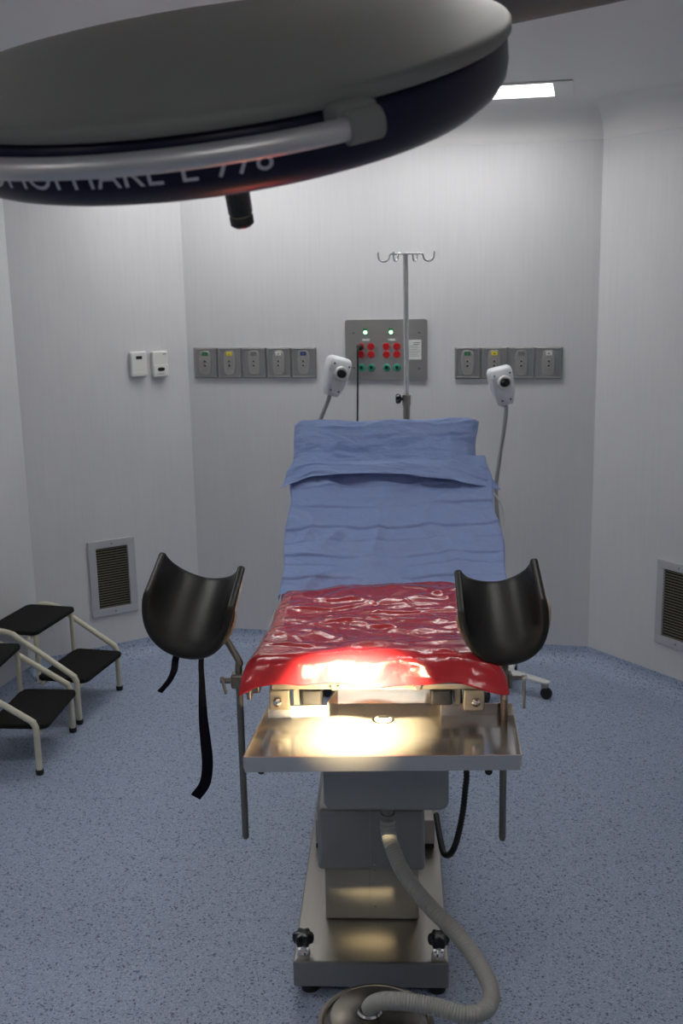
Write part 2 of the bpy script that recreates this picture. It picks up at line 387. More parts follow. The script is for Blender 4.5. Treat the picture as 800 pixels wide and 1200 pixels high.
# ---------------------------------------------------------------- medical gas outlets
def outlet(px, py, wm, hm, lab, color, label, group):
    t = wallthing(2, px, py, 'gas_outlet', label, 'gas outlet', group)
    a = wm / 2 - .0012
    mk('plate', G().bb(-a, a, -.010, -.0005, 0, hm), 'plate', t, local=True, bevel=.003)
    g = G(); fw = .006
    for x0, x1, z0, z1 in ((-a + .004, a - .004, .004, .004 + fw), (-a + .004, a - .004, hm - .004 - fw, hm - .004), (-a + .004, -a + .004 + fw, .01, hm - .01), (a - .004 - fw, a - .004, .01, hm - .01)):
        g.bb(x0, x1, -.0135, -.0095, z0, z1)
    mk('raised_border', g, 'panel', t, local=True, bevel=.0015)
    g = G(); front_prism(g, oval_plate(.056, .112), 0, hm / 2, -.0095, -.016); mk('outlet_face', g, 'outlet', t, local=True, bevel=.0025, smooth=40)
    mk('gas_label', G().bb(-.0135, .0135, -.0175, -.0155, hm * .735, hm * .86), lab, t, local=True, bevel=.001)
    mk('label_dot', G().bb(-.004, .004, -.0182, -.0174, hm * .775, hm * .815), 'ink' if lab != 'wlabel' else 'klabel', t, local=True)
    for z in (.56, .42):
        p = mk('port', G().lathe([(.008, 0), (.008, .002), (.0055, .003)], (0, -.0158, hm * z), V((1, 0, 0)), V((0, 0, 1)), V((0, -1, 0)), 14), 'panel', t, local=True)
        mk('hole', G().lathe([(.0042, 0), (.0042, .0006)], (0, -.0187, hm * z), V((1, 0, 0)), V((0, 0, 1)), V((0, -1, 0)), 10), 'dark', p, local=True)
    return t
grpL, grpR = 'gas outlets left of the power panel', 'gas outlets right of the power panel'
pL0, pL1 = ray_wall(2, 228.5, 445), ray_wall(2, 371.5, 441); pR0, pR1 = ray_wall(2, 532.5, 445), ray_wall(2, 658.5, 445)
wl = (pL1 - pL0).xy.length / 5; wr = (pR1 - pR0).xy.length / 4; hz = .139
names = [('glabel', 'green', 'green labelled gas outlet plate, leftmost in the row of five'), ('ylabel', 'yellow', 'yellow labelled gas outlet plate, second in the row of five'),
         ('klabel', 'grey', 'grey labelled gas outlet plate, middle of the row of five'), ('wlabel', 'white', 'white labelled gas outlet plate, fourth in the row of five'),
         ('blabel', 'blue', 'dark blue labelled gas outlet plate at the right end of the row of five')]
for k, (lb, c, l) in enumerate(names):
    o = outlet(0, 0, wl, hz, lb, c, l, grpL); o.location = pL0.lerp(pL1, (k + .5) / 5); o.location.z = 1.284
names = [('glabel', 'green', 'green labelled gas outlet plate, leftmost in the row of four'), ('ylabel', 'yellow', 'yellow labelled gas outlet plate above the right exam lamp, in the row of four'),
         ('klabel', 'grey', 'grey labelled gas outlet plate, third in the row of four'), ('wlabel', 'white', 'white labelled gas outlet plate at the right end of the row of four')]
for k, (lb, c, l) in enumerate(names):
    o = outlet(0, 0, wr, hz, lb, c, l, grpR); o.location = pR0.lerp(pR1, (k + .5) / 4); o.location.z = 1.281

# ---------------------------------------------------------------- isolated power panel
t = wallthing(2, 453, 445.5, 'socket_board', 'steel wall panel with red sockets, green earth jacks and two green lights', 'power panel')
PW, PH = .368, .268
def ppx(x, y): return ((x - 453) / 96 * PW, (445.5 - y) / 71.5 * PH)
g = G(); a = PW / 2; r = .012
poly = []
for cx, cz, a0 in ((a - r, PH - r, 0), (-a + r, PH - r, PI / 2), (-a + r, r, PI), (a - r, r, 1.5 * PI)):
    poly += [(cx + r * math.cos(a0 + k * PI / 10), cz + r * math.sin(a0 + k * PI / 10)) for k in range(6)]
front_prism(g, poly, 0, 0, -.0005, -.010); mk('plate', g, 'panel', t, local=True, bevel=.001)
FX, FZ, FY = V((1, 0, 0)), V((0, 0, 1)), V((0, -1, 0))
for x in (423.5, 435.5, 453.5, 465.8):
    for y in (405.5, 414.8):
        cx, cz = ppx(x, y)
        s = mk('red_socket', G().lathe([(.0165, 0), (.0165, .004), (.0145, .006)], (cx, -.010, cz), FX, FZ, FY, 24), 'red', t, local=True)
        h = G()
        for dx, dz, ww, hh in ((-.006, .003, .002, .008), (.006, .003, .002, .008), (0, -.007, .004, .004)): h.bb(cx + dx - ww / 2, cx + dx + ww / 2, -.0166, -.0158, cz + dz - hh / 2, cz + dz + hh / 2)
        mk('slots', h, 'dark', s, local=True)
for x in (423.8, 435.5, 453.7, 465.7):
    cx, cz = ppx(x, 430.5)
    s = mk('green_jack', G().lathe([(.017, 0), (.017, .003), (.013, .008), (.008, .008), (.008, .003)], (cx, -.010, cz), FX, FZ, FY, 24), 'green', t, local=True, smooth=40)
    mk('hole', G().lathe([(.0078, 0), (.0078, .0008)], (cx, -.0150, cz), FX, FZ, FY, 14), 'dark', s, local=True)
for x in (429, 459):
    cx, cz = ppx(x, 389)
    mk('indicator_bezel', G().bb(cx - .010, cx + .010, -.0115, -.0095, cz - .012, cz + .018), 'glabel', t, local=True, bevel=.001)
    mk('indicator_light', G().lathe([(.0085, 0), (.0085, .002), (.006, .0045), (.001, .0055)], (cx, -.0115, cz), FX, FZ, FY, 18), 'led', t, local=True, smooth=60)
    cx, cz = ppx(x + .5, 397.8)
    mk('label_strip', G().bb(cx - .0165, cx + .0165, -.0108, -.0098, cz - .0045, cz + .0045), 'paper', t, local=True)
x0, z1 = ppx(477, 398); x1, z0 = ppx(494, 421)
st = mk('paper_label', G().bb(x0, x1, -.0108, -.0098, z0, z1), 'paper', t, local=True)
g = G()
for k in range(9):
    zz = z1 - .012 - k * (z1 - z0 - .02) / 9; xa = x0 + (.030 if k < 2 else .005); g.bb(xa, x1 - .005 - .014 * ((k * 37) % 5) / 5, -.0111, -.0107, zz - (.0022 if k < 2 else .0007), zz + .0007)
mk('print', g, 'ink', st, local=True)
for x, y in ((415.3, 389.5), (491.8, 389.5), (415.5, 430.5), (491.8, 431.5)):
    cx, cz = ppx(x, y); mk('screw', G().lathe([(.005, 0), (.005, .0015), (.002, .003)], (cx, -.010, cz), FX, FZ, FY, 12), 'darksteel', t, local=True)
# plug and its black cord
cx, cz = ppx(422.8, 406); pp = t.location + RU * cx + V((0, 0, cz)); n_ = RV
pt = thing('plugged_cable', 'black plug and cord hanging from the upper left red socket', 'power cord', pp + n_ * .0172)
g = G(); g.lathe([(.0145, 0), (.0145, .012), (.010, .028), (.006, .034)], pp + n_ * .0172, RU, V((0, 0, 1)), n_, 18); mk('plug', g, 'rubber', pt, smooth=40)
cp = spline([pp + n_ * .050, pp + n_ * .060 + V((-.002, 0, -.02)), pp + n_ * .062 + V((-.003, 0, -.12)), pp + n_ * .07 + V((-.006, 0, -.32)), pp + n_ * .09 + V((-.01, 0, -.7)), pp + n_ * .12 + V((.0, 0, -1.2)), pp + n_ * .16 + V((.05, 0, -1.447)), pp + n_ * .40 + V((.10, 0, -1.449)), pp + n_ * .8 + V((.05, 0, -1.449))], 8)
for p in cp: p.z = max(p.z, .0052)
mk('cord', G().tube(cp, .0045, 8), 'rubber', pt, smooth=60)

# ---------------------------------------------------------------- step stools
def stool(loc, rz, label):
    t = thing('step_stool', label, 'step stool', loc, rz, 'two-step stools by the left wall')
    def pad(x0, x1, z, wd, nm):
        r = .028; poly = []
        for cx, cy, a0 in ((x1 - r, wd / 2 - r, 0), (x0 + r, wd / 2 - r, PI / 2), (x0 + r, -wd / 2 + r, PI), (x1 - r, -wd / 2 + r, 1.5 * PI)):
            poly += [(cx + r * math.cos(a0 + k * PI / 10), cy + r * math.sin(a0 + k * PI / 10)) for k in range(6)]
        mk(nm, G().prism(poly, z - .018, z), 'step', t, local=True, bevel=.004)
    pad(-.185, .035, .185, .345, 'lower_step'); pad(-.40, -.170, .372, .345, 'upper_step')
    for s in (-1, 1):
        y = s * .185
        path = [(0, y, .012), (0, y, .17)]
        path += [(-.045 + .045 * math.cos(a), y, .17 + .045 * math.sin(a)) for a in [k * math.radians(58) / 6 for k in range(1, 7)]]
        path += [(-.24, y, .345), (-.27, y, .362)]
        path += [(-.325, y, .372), (-.355, y, .364), (-.372, y, .342), (-.376, y, .31), (-.382, y, .012)]
        mk('side_tube', G().tube(spline(path, 3), .0115, 12), 'cream', t, smooth=60, local=True)
        for x in (0, -.382):
            mk('foot_cap', G().lathe([(.0125, 0), (.0145, .004), (.0145, .020)], (x, y, 0), n=14), 'rubber', t, local=True)
        mk('upright', G().tube([(-.185, s * .150, .150), (-.185, s * .150, .355)], .009, 10), 'cream', t, smooth=60, local=True)
    for x, z in ((.005, .158), (-.155, .158), (-.20, .345), (-.365, .345)):
        mk('crossbar', G().tube([(x, -.180, z), (x, .180, z)], .008, 10), 'cream', t, smooth=60, local=True)
    return t
s1 = stool((-1.247, 4.205, 0), math.radians(-11), 'cream tube stool with two black steps, farther one beside the air vent')
dup(s1, (-1.293, 3.76, 0), math.radians(-2), 'cream tube stool with two black steps, nearer one cut by the left frame edge')

# ---------------------------------------------------------------- operating table
X0, XB = -.055, -.077
T = thing('operating_table', 'stainless steel operating table on a grey column with a flat steel base', 'operating table', (XB, 2.9, 0))
b = mk('base_plate', G().bb(XB - .191, XB + .191, 2.360, 3.42, .03, .1), 'steel', T, bevel=.004)
for x in (-.153, .163):
    for y in (2.40, 3.36):
        mk('foot', G().lathe([(.022, 0), (.022, .022), (.015, .0305)], (XB + x, y, 0), n=18), 'rubber', T)
for x in (-.244, .090):
    k = mk('levelling_knob', G().cyl((x, 2.395, .1), (x, 2.395, .128), .007), 'chrome', T, smooth=40)
    mk('collar', G().lathe([(.017, .1), (.017, .106), (.013, .112)], (x, 2.395, 0), n=20), 'chrome', k, smooth=40)
    g = G(); sp = star_poly(6, .020, .027, 60)
    n = len(sp); lv = [(.55, .126), (.9, .130), (1, .138), (1, .150), (.88, .156), (.5, .158)]
    vs = [(x + px * q, 2.395 + py * q, z) for q, z in lv for px, py in sp]
    fs = [(i * n + j, i * n + (j + 1) % n, (i + 1) * n + (j + 1) % n, (i + 1) * n + j) for i in range(len(lv) - 1) for j in range(n)] + [tuple(range(n - 1, -1, -1)), tuple((len(lv) - 1) * n + j for j in range(n))]
    g.add(vs, fs); mk('star_grip', g, 'plastic', k, smooth=50)
c = mk('lower_column', G().bb(-.198, .044, 2.54, 2.86, .1, .30), 'colbase', T, bevel=.006)
mk('seam', G().bb(-.083, -.081, 2.5385, 2.5415, .105, .25), 'column', c)
c = mk('column_sleeve', G().bb(-.212, .060, 2.515, 2.885, .256, .425), 'column', T, bevel=.010, seg=3)
mk('seam', G().bb(-.079, -.077, 2.5135, 2.5165, .258, .424), 'colbase', c)
for z in (.272, .246, .14):
    mk('rivet', G().lathe([(.003, 0), (.003, .001), (.001, .002)], (-.068, 2.515 if z > .256 else 2.54, z), FX, FZ, FY, 10), 'chrome', c if z > .256 else T)
mk('upper_column', G().bb(-.175, .020, 2.66, 2.87, .42, .74), 'darksteel', T, bevel=.006)
mk('rear_housing', G().bb(-.250, .098, 2.90, 3.30, .112, .19), 'steel', T, bevel=.006)
for x in (-.235, .082):
    mk('housing_pad', G().bb(x - .014, x + .014, 2.902, 2.94, .1, .112), 'rubber', T)
# seat frame
mk('seat_plate', G().bb(X0 - .262, X0 + .262, 2.375, 2.93, .822, .834), 'steel', T, bevel=.002)
mk('front_beam', G().bb(X0 - .247, X0 + .247, 2.395, 2.425, .795, .8215), 'bronze', T, bevel=.003)
for s in (-1, 1):
    mk('end_bracket', G().bb(X0 + s * .228 - .024, X0 + s * .228 + .024, 2.395, 2.435, .742, .7945), 'bronze', T, bevel=.003)
    mk('bracket_pin', G().lathe([(.011, 0), (.011, .006), (.008, .010), (.001, .012)], (X0 + s * .232, 2.394, .765), FX, FZ, FY, 18), 'chrome', T, smooth=50)
    mk('black_block', G().bb(X0 + s * .152 - .026, X0 + s * .152 + .026, 2.400, 2.44, .752, .7945), 'plastic', T, bevel=.006)
    mk('slide_channel', G().bb(X0 + s * .19 - .008, X0 + s * .19 + .008, 2.42, 2.86, .745, .7945), 'darksteel', T, bevel=.002)
    mk('hinge_bolt', G().lathe([(.012, 0), (.012, .008), (.007, .012)], (X0 + s * .098, 2.394, .807), FX, FZ, FY, 6), 'steel', T)
    mk('side_rail', G().bb(X0 + s * .286 - .005, X0 + s * .286 + .005, 2.385, 2.90, .805, .833), 'steel', T, bevel=.002)
    for y in (2.46, 2.84): mk('rail_standoff', G().cyl((X0 + s * .262, y, .826), (X0 + s * .282, y, .826), .007), 'steel', T)
mk('under_frame', G().bb(X0 - .16, X0 + .16, 2.66, 2.90, .74, .8215), 'darksteel', T, bevel=.004)
mk('seat_pad', G().bb(X0 - .232, X0 + .246, 2.356, 2.90, .8345, .884), 'pad', T, bevel=.014, seg=3)
mk('seat_panel', G().bb(X0 - .262, X0 + .262, 2.354, 2.374, .822, .834), 'steel', T, bevel=.002)
# back section and head section, both inclined
BY0, BZ0 = 2.905, .895; BANG = math.radians(45); bu = V((0, math.cos(BANG), math.sin(BANG))); bn = V((0, -math.sin(BANG), math.cos(BANG)))
Rb = Matrix((V((1, 0, 0)), bu, bn)).transposed()
def bpos(w, s, h=0): return V((w, BY0, BZ0)) + bu * s + bn * h
mk('back_pad', G().box(bpos(X0 + .015, .20, -.034), (.53, .40, .060), Rb), 'pad', T, bevel=.014, seg=3)
mk('back_plate', G().box(bpos(X0 + .015, .20, -.071), (.52, .38, .012), Rb), 'steel', T)
HANG = math.radians(60); hu = V((0, math.cos(HANG), math.sin(HANG))); hn = V((0, -math.sin(HANG), math.cos(HANG)))
Rh = Matrix((V((1, 0, 0)), hu, hn)).transposed(); hb = bpos(X0 + .015, .405, 0)
mk('head_pad', G().box(hb + hu * .068 - hn * .032, (.50, .130, .056), Rh), 'pad', T, bevel=.014, seg=3)
mk('head_plate', G().box(hb + hu * .060 - hn * .068, (.44, .13, .010), Rh), 'steel', T)
for s in (-1, 1):
    mk('back_strut', G().tube([(X0 + s * .2, 2.86, .80), bpos(X0 + s * .2, .12, -.085)], .012, 10), 'steel', T, smooth=60)

# drain tray with a raised notch at the back, tilted towards its drain
TR = thing('drain_tray', 'shallow stainless steel drain tray with a notched back and a drain hole', 'tray', (-.035, 2.30, .71))
def tz(y): return .724 - (y - 2.13) * .065
fl_ = [(-.329, 2.128), (.252, 2.146), (.267, 2.462), (.098, 2.455), (.072, 2.550), (-.154, 2.545), (-.170, 2.448), (-.316, 2.440)]
hole = V((-.040, 2.425)); bm = bmesh.new(); ed = []
def lp(pts):
    vv = [bm.verts.new((p[0], p[1], tz(p[1]))) for p in pts]
    for a_, b_ in zip(vv, vv[1:] + vv[:1]): ed.append(bm.edges.new((a_, b_)))
lp(fl_); lp([(hole.x + .021 * math.cos(k * PI / 10), hole.y + .021 * math.sin(k * PI / 10)) for k in range(20)])
bmesh.ops.triangle_fill(bm, edges=ed, use_beauty=True); g = G(); bm.verts.ensure_lookup_table(); bm.verts.index_update()
g.add([v.co.copy() for v in bm.verts], [tuple(v.index for v in f.verts) for f in bm.faces]); bm.free()
o = mk('tray_floor', g, 'traysteel', TR); so = o.modifiers.new('solid', 'SOLIDIFY'); so.thickness = .0015; so.offset = 0
n = len(fl_); cen = V((-.035, 2.42))
for i in range(n):
    p, q = V(fl_[i]), V(fl_[(i + 1) % n]); e = (q - p).normalized(); nn = V((e.y, -e.x)); tk = .0045
    h = .027 if i in (0, 1, 7) else (.032 if i in (2, 6) else .040)
    g = G(); a_, b_ = p - e * tk * .3, q + e * tk * .3
    z0a, z0b = tz(p.y) - (.006 if i == 0 else .001), tz(q.y) - (.006 if i == 0 else .001)
    pts = [(a_.x, a_.y), (b_.x, b_.y), (b_.x + nn.x * tk, b_.y + nn.y * tk), (a_.x + nn.x * tk, a_.y + nn.y * tk)]
    zz = [tz(p.y), tz(q.y), tz(q.y), tz(p.y)]
    g.add([(*pt_, z_ - (.008 if i == 0 else .001)) for pt_, z_ in zip(pts, zz)] + [(*pt_, z_ + h) for pt_, z_ in zip(pts, zz)],
          [(3, 2, 1, 0), (4, 5, 6, 7), (0, 1, 5, 4), (1, 2, 6, 5), (2, 3, 7, 6), (3, 0, 4, 7)])
    mk('tray_rim', g, 'traysteel', TR, bevel=.0014)
g = G(); g.lathe([(.0225, .0), (.027, .0015), (.027, .003), (.0215, .003), (.0215, -.02), (.0225, -.02)], (hole.x, hole.y, tz(hole.y)), n=28, cap=False)
mk('drain_ring', g, 'chrome', TR, smooth=40)
# basin below it
r = .022; poly = []
bx0, bx1, bz0, bz1 = -.180, .112, .520, .690
for cx, cz, a0 in ((bx1 - r, bz0 + r, 1.5 * PI), ):
    pass
prof = [(bx0, bz1)] + [(bx0 + r + r * math.cos(a), bz0 + r + r * math.sin(a)) for a in [PI + k * PI / 12 for k in range(7)]] + [(bx1 - r + r * math.cos(a), bz0 + r + r * math.sin(a)) for a in [1.5 * PI + k * PI / 12 for k in range(7)]] + [(bx1, bz1)]
g = G(); front_prism(g, prof, 0, 0, 2.50, 2.330); mk('drain_basin', g, 'basin', TR, bevel=.008, seg=3, smooth=40)
mk('drain_outlet', G().lathe([(.014, 0), (.014, -.022), (.017, -.022), (.017, -.034), (.014, -.034), (.014, -.05)], (-.031, 2.362, .520), n=20), 'darksteel', TR, smooth=40)
for x in (-.300, .188): 
    mk('support_pin', G().cyl((x, 2.16, tz(2.16) - .020), (x, 2.66, tz(2.66) - .008), .008), 'rubber', TR, smooth=50)
    mk('hanger_arm', G().bb(x - .009, x + .009, 2.645, 2.675, tz(2.66) - .016, .8215), 'darksteel', TR, bevel=.002)

# ---------------------------------------------------------------- corrugated drain hose, bucket
BC = V((-.056, 1.985, 0)); BR = .121
hp = [V((-.031, 2.362, .480)), V((-.031, 2.358, .462))]
for (x, y, z) in ((459, 992, .43), (474, 1025, .39), (503, 1062, .355), (538, 1098, .328), (562, 1132, .31), (575, 1160, .30), (570, 1182, .295), (545, 1189, .295), (510, 1180, .302), (475, 1174, .306), (450, 1173, .298)):
    hp.append(atZ(x, y, z))
hp.append(atZ(437, 1177, .276)); hp.append(atZ(433, 1182, .258))
path = resample(spline(hp, 10), 420)
rad = [.0175 + .0016 * math.cos(2 * PI * i / 3.0) for i in range(420)]
hs = mk('drain_hose', G().tube(path, [.0182 if i % 3 else .0160 for i in range(420)], 16), 'greyhose', None, smooth=70)
tag(hs, 'grey corrugated drain hose looping from the tray basin into the bucket lid', 'hose')
t = thing('waste_bucket', 'round stainless bucket with a domed lid in front of the table base', 'bucket', (BC.x, BC.y, 0))
g = G(); g.lathe([(.085, 0), (.088, .004), (.112, .215), (.112, .222)], BC, n=48); mk('pail', g, 'bucket', t, smooth=40)
g = G(); g.lathe([(.117, .212), (.121, .214), (.1225, .220), (.120, .227), (.112, .229), (.108, .226), (.101, .230), (.094, .240), (.060, .248), (.023, .250), (.023, .2495), (.0185, .249)], BC, n=64, cap=True); mk('lid', g, 'bucket', t, smooth=35)
hc = path[-1]
g = G(); g.lathe([(.021, .247), (.026, .252), (.023, .256), (.0195, .256)], V((hc.x, hc.y, 0)), n=28, cap=False); mk('hose_collar', g, 'chrome', t, smooth=50)

# black corrugated cable right of the column
cb = [atY(546, 896, 2.62), atY(545, 925, 2.60), atY(541, 958, 2.58), atY(534, 988, 2.58), atY(527, 1001, 2.60), atY(520, 1000, 2.64), atY(516, 985, 2.70), atY(513, 968, 2.78), atY(511, 955, 2.84)]
cb = [V((.148, 2.72, .795)), V((.152, 2.68, .70))] + cb
path = resample(spline(cb, 10), 300)
k = mk('coiled_cable', G().tube(path, [.0085 if i % 3 else .0068 for i in range(300)], 12), 'rubber', None, smooth=70)
tag(k, 'black corrugated cable looping down beside the table column', 'cable')

# ---------------------------------------------------------------- leg supports
def trough(center, yawd, elev, lean, rollax, L=.205, r=.080, A=math.radians(84), th=.018):
    """returns (pad geometry, shell geometry); axis climbs to the back"""
    Rm = Matrix.Rotation(math.radians(yawd), 3, 'Z') @ Matrix.Rotation(math.radians(lean), 3, 'Y') @ Matrix.Rotation(math.radians(elev), 3, 'X') @ Matrix.Rotation(math.radians(rollax), 3, 'Y')
    def P(phi, s, rr):
        return Rm @ V((rr * math.sin(phi) * 1.0, s, -rr * math.cos(phi) * .95)) + V(center)
    def s0(phi): return -L / 2 + .098 * (abs(phi) / A) ** 2.3
    def s1(phi): return L / 2 + .006 * (abs(phi) / A)
    def radius(t, phi): return r + .003 * (1 - t) + (.012 * (1 - t) ** 2 + .012 * max(0, (.16 - t) / .16) ** 1.5) * (1 - (phi / A) ** 2)
    def build(i0, i1, nu, nv, ext=0, AF=1):
        g = G(); inn = []; out = []
        for j in range(nv + 1):
            for i in range(nu + 1):
                phi = (-1 + 2 * i / nu) * A * AF; t = j / nv
                s = (s0(phi) + ext) * (1 - t) + (s1(phi) - ext) * t
                inn.append(P(phi, s, radius(t, phi) + i0)); out.append(P(phi, s, radius(t, phi) + i1))
        k = len(inn); g.add(inn + out, []); ix = lambda i, j: j * (nu + 1) + i
        for j in range(nv):
            for i in range(nu):
                g.f.append((ix(i, j), ix(i + 1, j), ix(i + 1, j + 1), ix(i, j + 1)))
                g.f.append((k + ix(i, j + 1), k + ix(i + 1, j + 1), k + ix(i + 1, j), k + ix(i, j)))
        for i in range(nu):
            g.f.append((ix(i, 0), k + ix(i, 0), k + ix(i + 1, 0), ix(i + 1, 0))); g.f.append((ix(i + 1, nv), k + ix(i + 1, nv), k + ix(i, nv), ix(i, nv)))
        for j in range(nv):
            g.f.append((ix(0, j + 1), k + ix(0, j + 1), k + ix(0, j), ix(0, j))); g.f.append((ix(nu, j), k + ix(nu, j), k + ix(nu, j + 1), ix(nu, j + 1)))
        return g
    return build(0, th, 28, 14), build(th + .0004, th + .005, 28, 10, .022, .86), P
def leg_support(side, center, yawd, elev, lean, rollax, post_x, label, rad=.080):
    py = 2.43
    t = thing('leg_support', label, 'leg support', (post_x, py, .40), 0, 'padded leg supports clamped to the table')
    pg, sg, P = trough(center, yawd, elev, lean, rollax, r=rad)
    o = mk('cushion', pg, 'black', t, smooth=80)
    sb = o.modifiers.new('sub', 'SUBSURF'); sb.levels = 2; sb.render_levels = 2
    o = mk('cushion_shell', sg, 'tan', t, smooth=60)
    
    mk('shell_mount', G().tube([P(0, .02, rad + .026), P(0, .02, rad + .054)], .016, 16), 'darksteel', t, smooth=50)
    hub = P(0, .02, rad + .062)
    mk('swivel_ball', G().lathe([(.004, -.016), (.013, -.012), (.017, 0), (.013, .012), (.004, .016)], hub, n=18), 'darksteel', t, smooth=60)
    top = V((post_x, py, .845))
    mid = V((post_x + (hub.x - post_x) * .62, py + (hub.y - py) * .6, hub.z - .004)) if side < 0 else V((post_x, py, .865))
    mk('arm', G().tube(spline([top, top + V((0, 0, .012)), mid, hub], 8), .0085, 12), 'darksteel', t, smooth=60)
    mk('post', G().tube([(post_x, py, .392), (post_x, py, .400), (post_x, py, .845)], [.006, .0085, .0085], 14), 'darksteel', t, smooth=50)
    # rail clamp
    d = side
    cx = X0 + d * .286
    mk('rail_clamp', G().bb(min(cx - .011 * d, cx + .022 * d), max(cx - .011 * d, cx + .022 * d), py - .022, py + .022, .779, .8035), 'darksteel', t, bevel=.004)
    mk('clamp_jaw', G().bb(min(cx + .006 * d, cx + .022 * d), max(cx + .006 * d, cx + .022 * d), py - .024, py + .024, .772, .848), 'darksteel', t, bevel=.004)
    mk('clamp_block', G().bb(min(cx + .022 * d, post_x + .018 * d), max(cx + .022 * d, post_x + .018 * d), py - .018, py + .018, .788, .824), 'darksteel', t, bevel=.006)
    if d < 0:
        s = mk('clamp_screw', G().cyl((post_x - .018, py - .004, .806), (post_x - .044, py - .004, .806), .007), 'darksteel', t, smooth=50)
        mk('tommy_bar', G().tube([(post_x - .040, py - .010, .818), (post_x - .030, py - .014, .776)], .004, 10), 'steel', s, smooth=60)
    else:
        s = mk('clamp_screw', G().cyl((post_x + .018, py - .004, .812), (post_x + .046, py - .004, .812), .005), 'darksteel', t, smooth=50)
        mk('ball_end', G().lathe([(.001, -.008), (.006, -.006), (.008, 0), (.006, .006), (.001, .008)], (post_x + .046, py - .004, .812), n=14), 'chrome', s, smooth=60)
        mk('tommy_bar', G().tube([(post_x + .046, py - .004, .806), (post_x + .046, py - .004, .736)], .004, 10), 'steel', s, smooth=60)
        mk('swivel_knob', G().lathe([(.011, 0), (.014, .003), (.014, .034), (.011, .038)], (post_x + .006, py - .006, .852), n=16), 'steel', t, smooth=40)
        mk('locking_lever', G().tube([(post_x, py - .02, .838), (post_x - .036, py - .05, .832)], [.005, .004], 10), 'darksteel', t, smooth=60)
    # clamp screw below the jaw
    mk('jaw_screw', G().tube([(cx + .014 * d, py - .026, .79), (cx + .014 * d, py - .026, .768)], .006, 10), 'steel', t, smooth=60)
    return t, P
tl, PLf = leg_support(-1, (-.481, 2.365, 1.034), -8, 44, 8, 0, -.382, 'black padded leg trough with hanging straps, left of the red sheet', .089)
tr, PRf = leg_support(1, (.228, 2.345, 1.021), 3, 44, -3, -9, .246, 'black padded leg trough without straps, right of the red sheet')
def ribbon(path, nrm, wds):
    g = G(); P = [V(p) for p in path]; n = len(P); vs = []
    for i, p in enumerate(P):
        t = (P[min(i + 1, n - 1)] - P[max(i - 1, 0)]).normalized(); a = nrm[i] if isinstance(nrm, list) else nrm
        side = a - t * a.dot(t); side.normalize(); q = t.cross(side) * .0014; wd = wds[i] if isinstance(wds, list) else wds
        vs += [p - side * wd / 2 - q, p + side * wd / 2 - q, p + side * wd / 2 + q, p - side * wd / 2 + q]
    fs = [(i * 4 + j, i * 4 + (j + 1) % 4, i * 4 + 4 + (j + 1) % 4, i * 4 + 4 + j) for i in range(n - 1) for j in range(4)] + [(3, 2, 1, 0), tuple((n - 1) * 4 + j for j in range(4))]
    return g.add(vs, fs)
sp1 = spline([PLf(-.1, .0, .126), atY(207, 768, 2.40), atY(204, 785, 2.365), atY(198, 798, 2.36), atY(187, 811, 2.355)], 6)
mk('short_strap', ribbon(sp1, [V((.75, .65, 0)) for _ in sp1], .016), 'strap', tl)
sp2 = spline([PLf(.25, .0, .126), atY(236, 770, 2.40), atY(236.5, 800, 2.38), atY(238, 840, 2.375), atY(241, 870, 2.37), atY(243, 895, 2.365), atY(240, 918, 2.36), atY(229, 934, 2.355)], 6)
nn_ = []
for i in range(len(sp2)):
    f = i / (len(sp2) - 1); a_ = math.radians(78 - 62 * min(1, max(0, (f - .25) / .45))); nn_.append(V((math.cos(a_), math.sin(a_), 0)))
mk('long_strap', ribbon(sp2, nn_, .026), 'strap', tl)

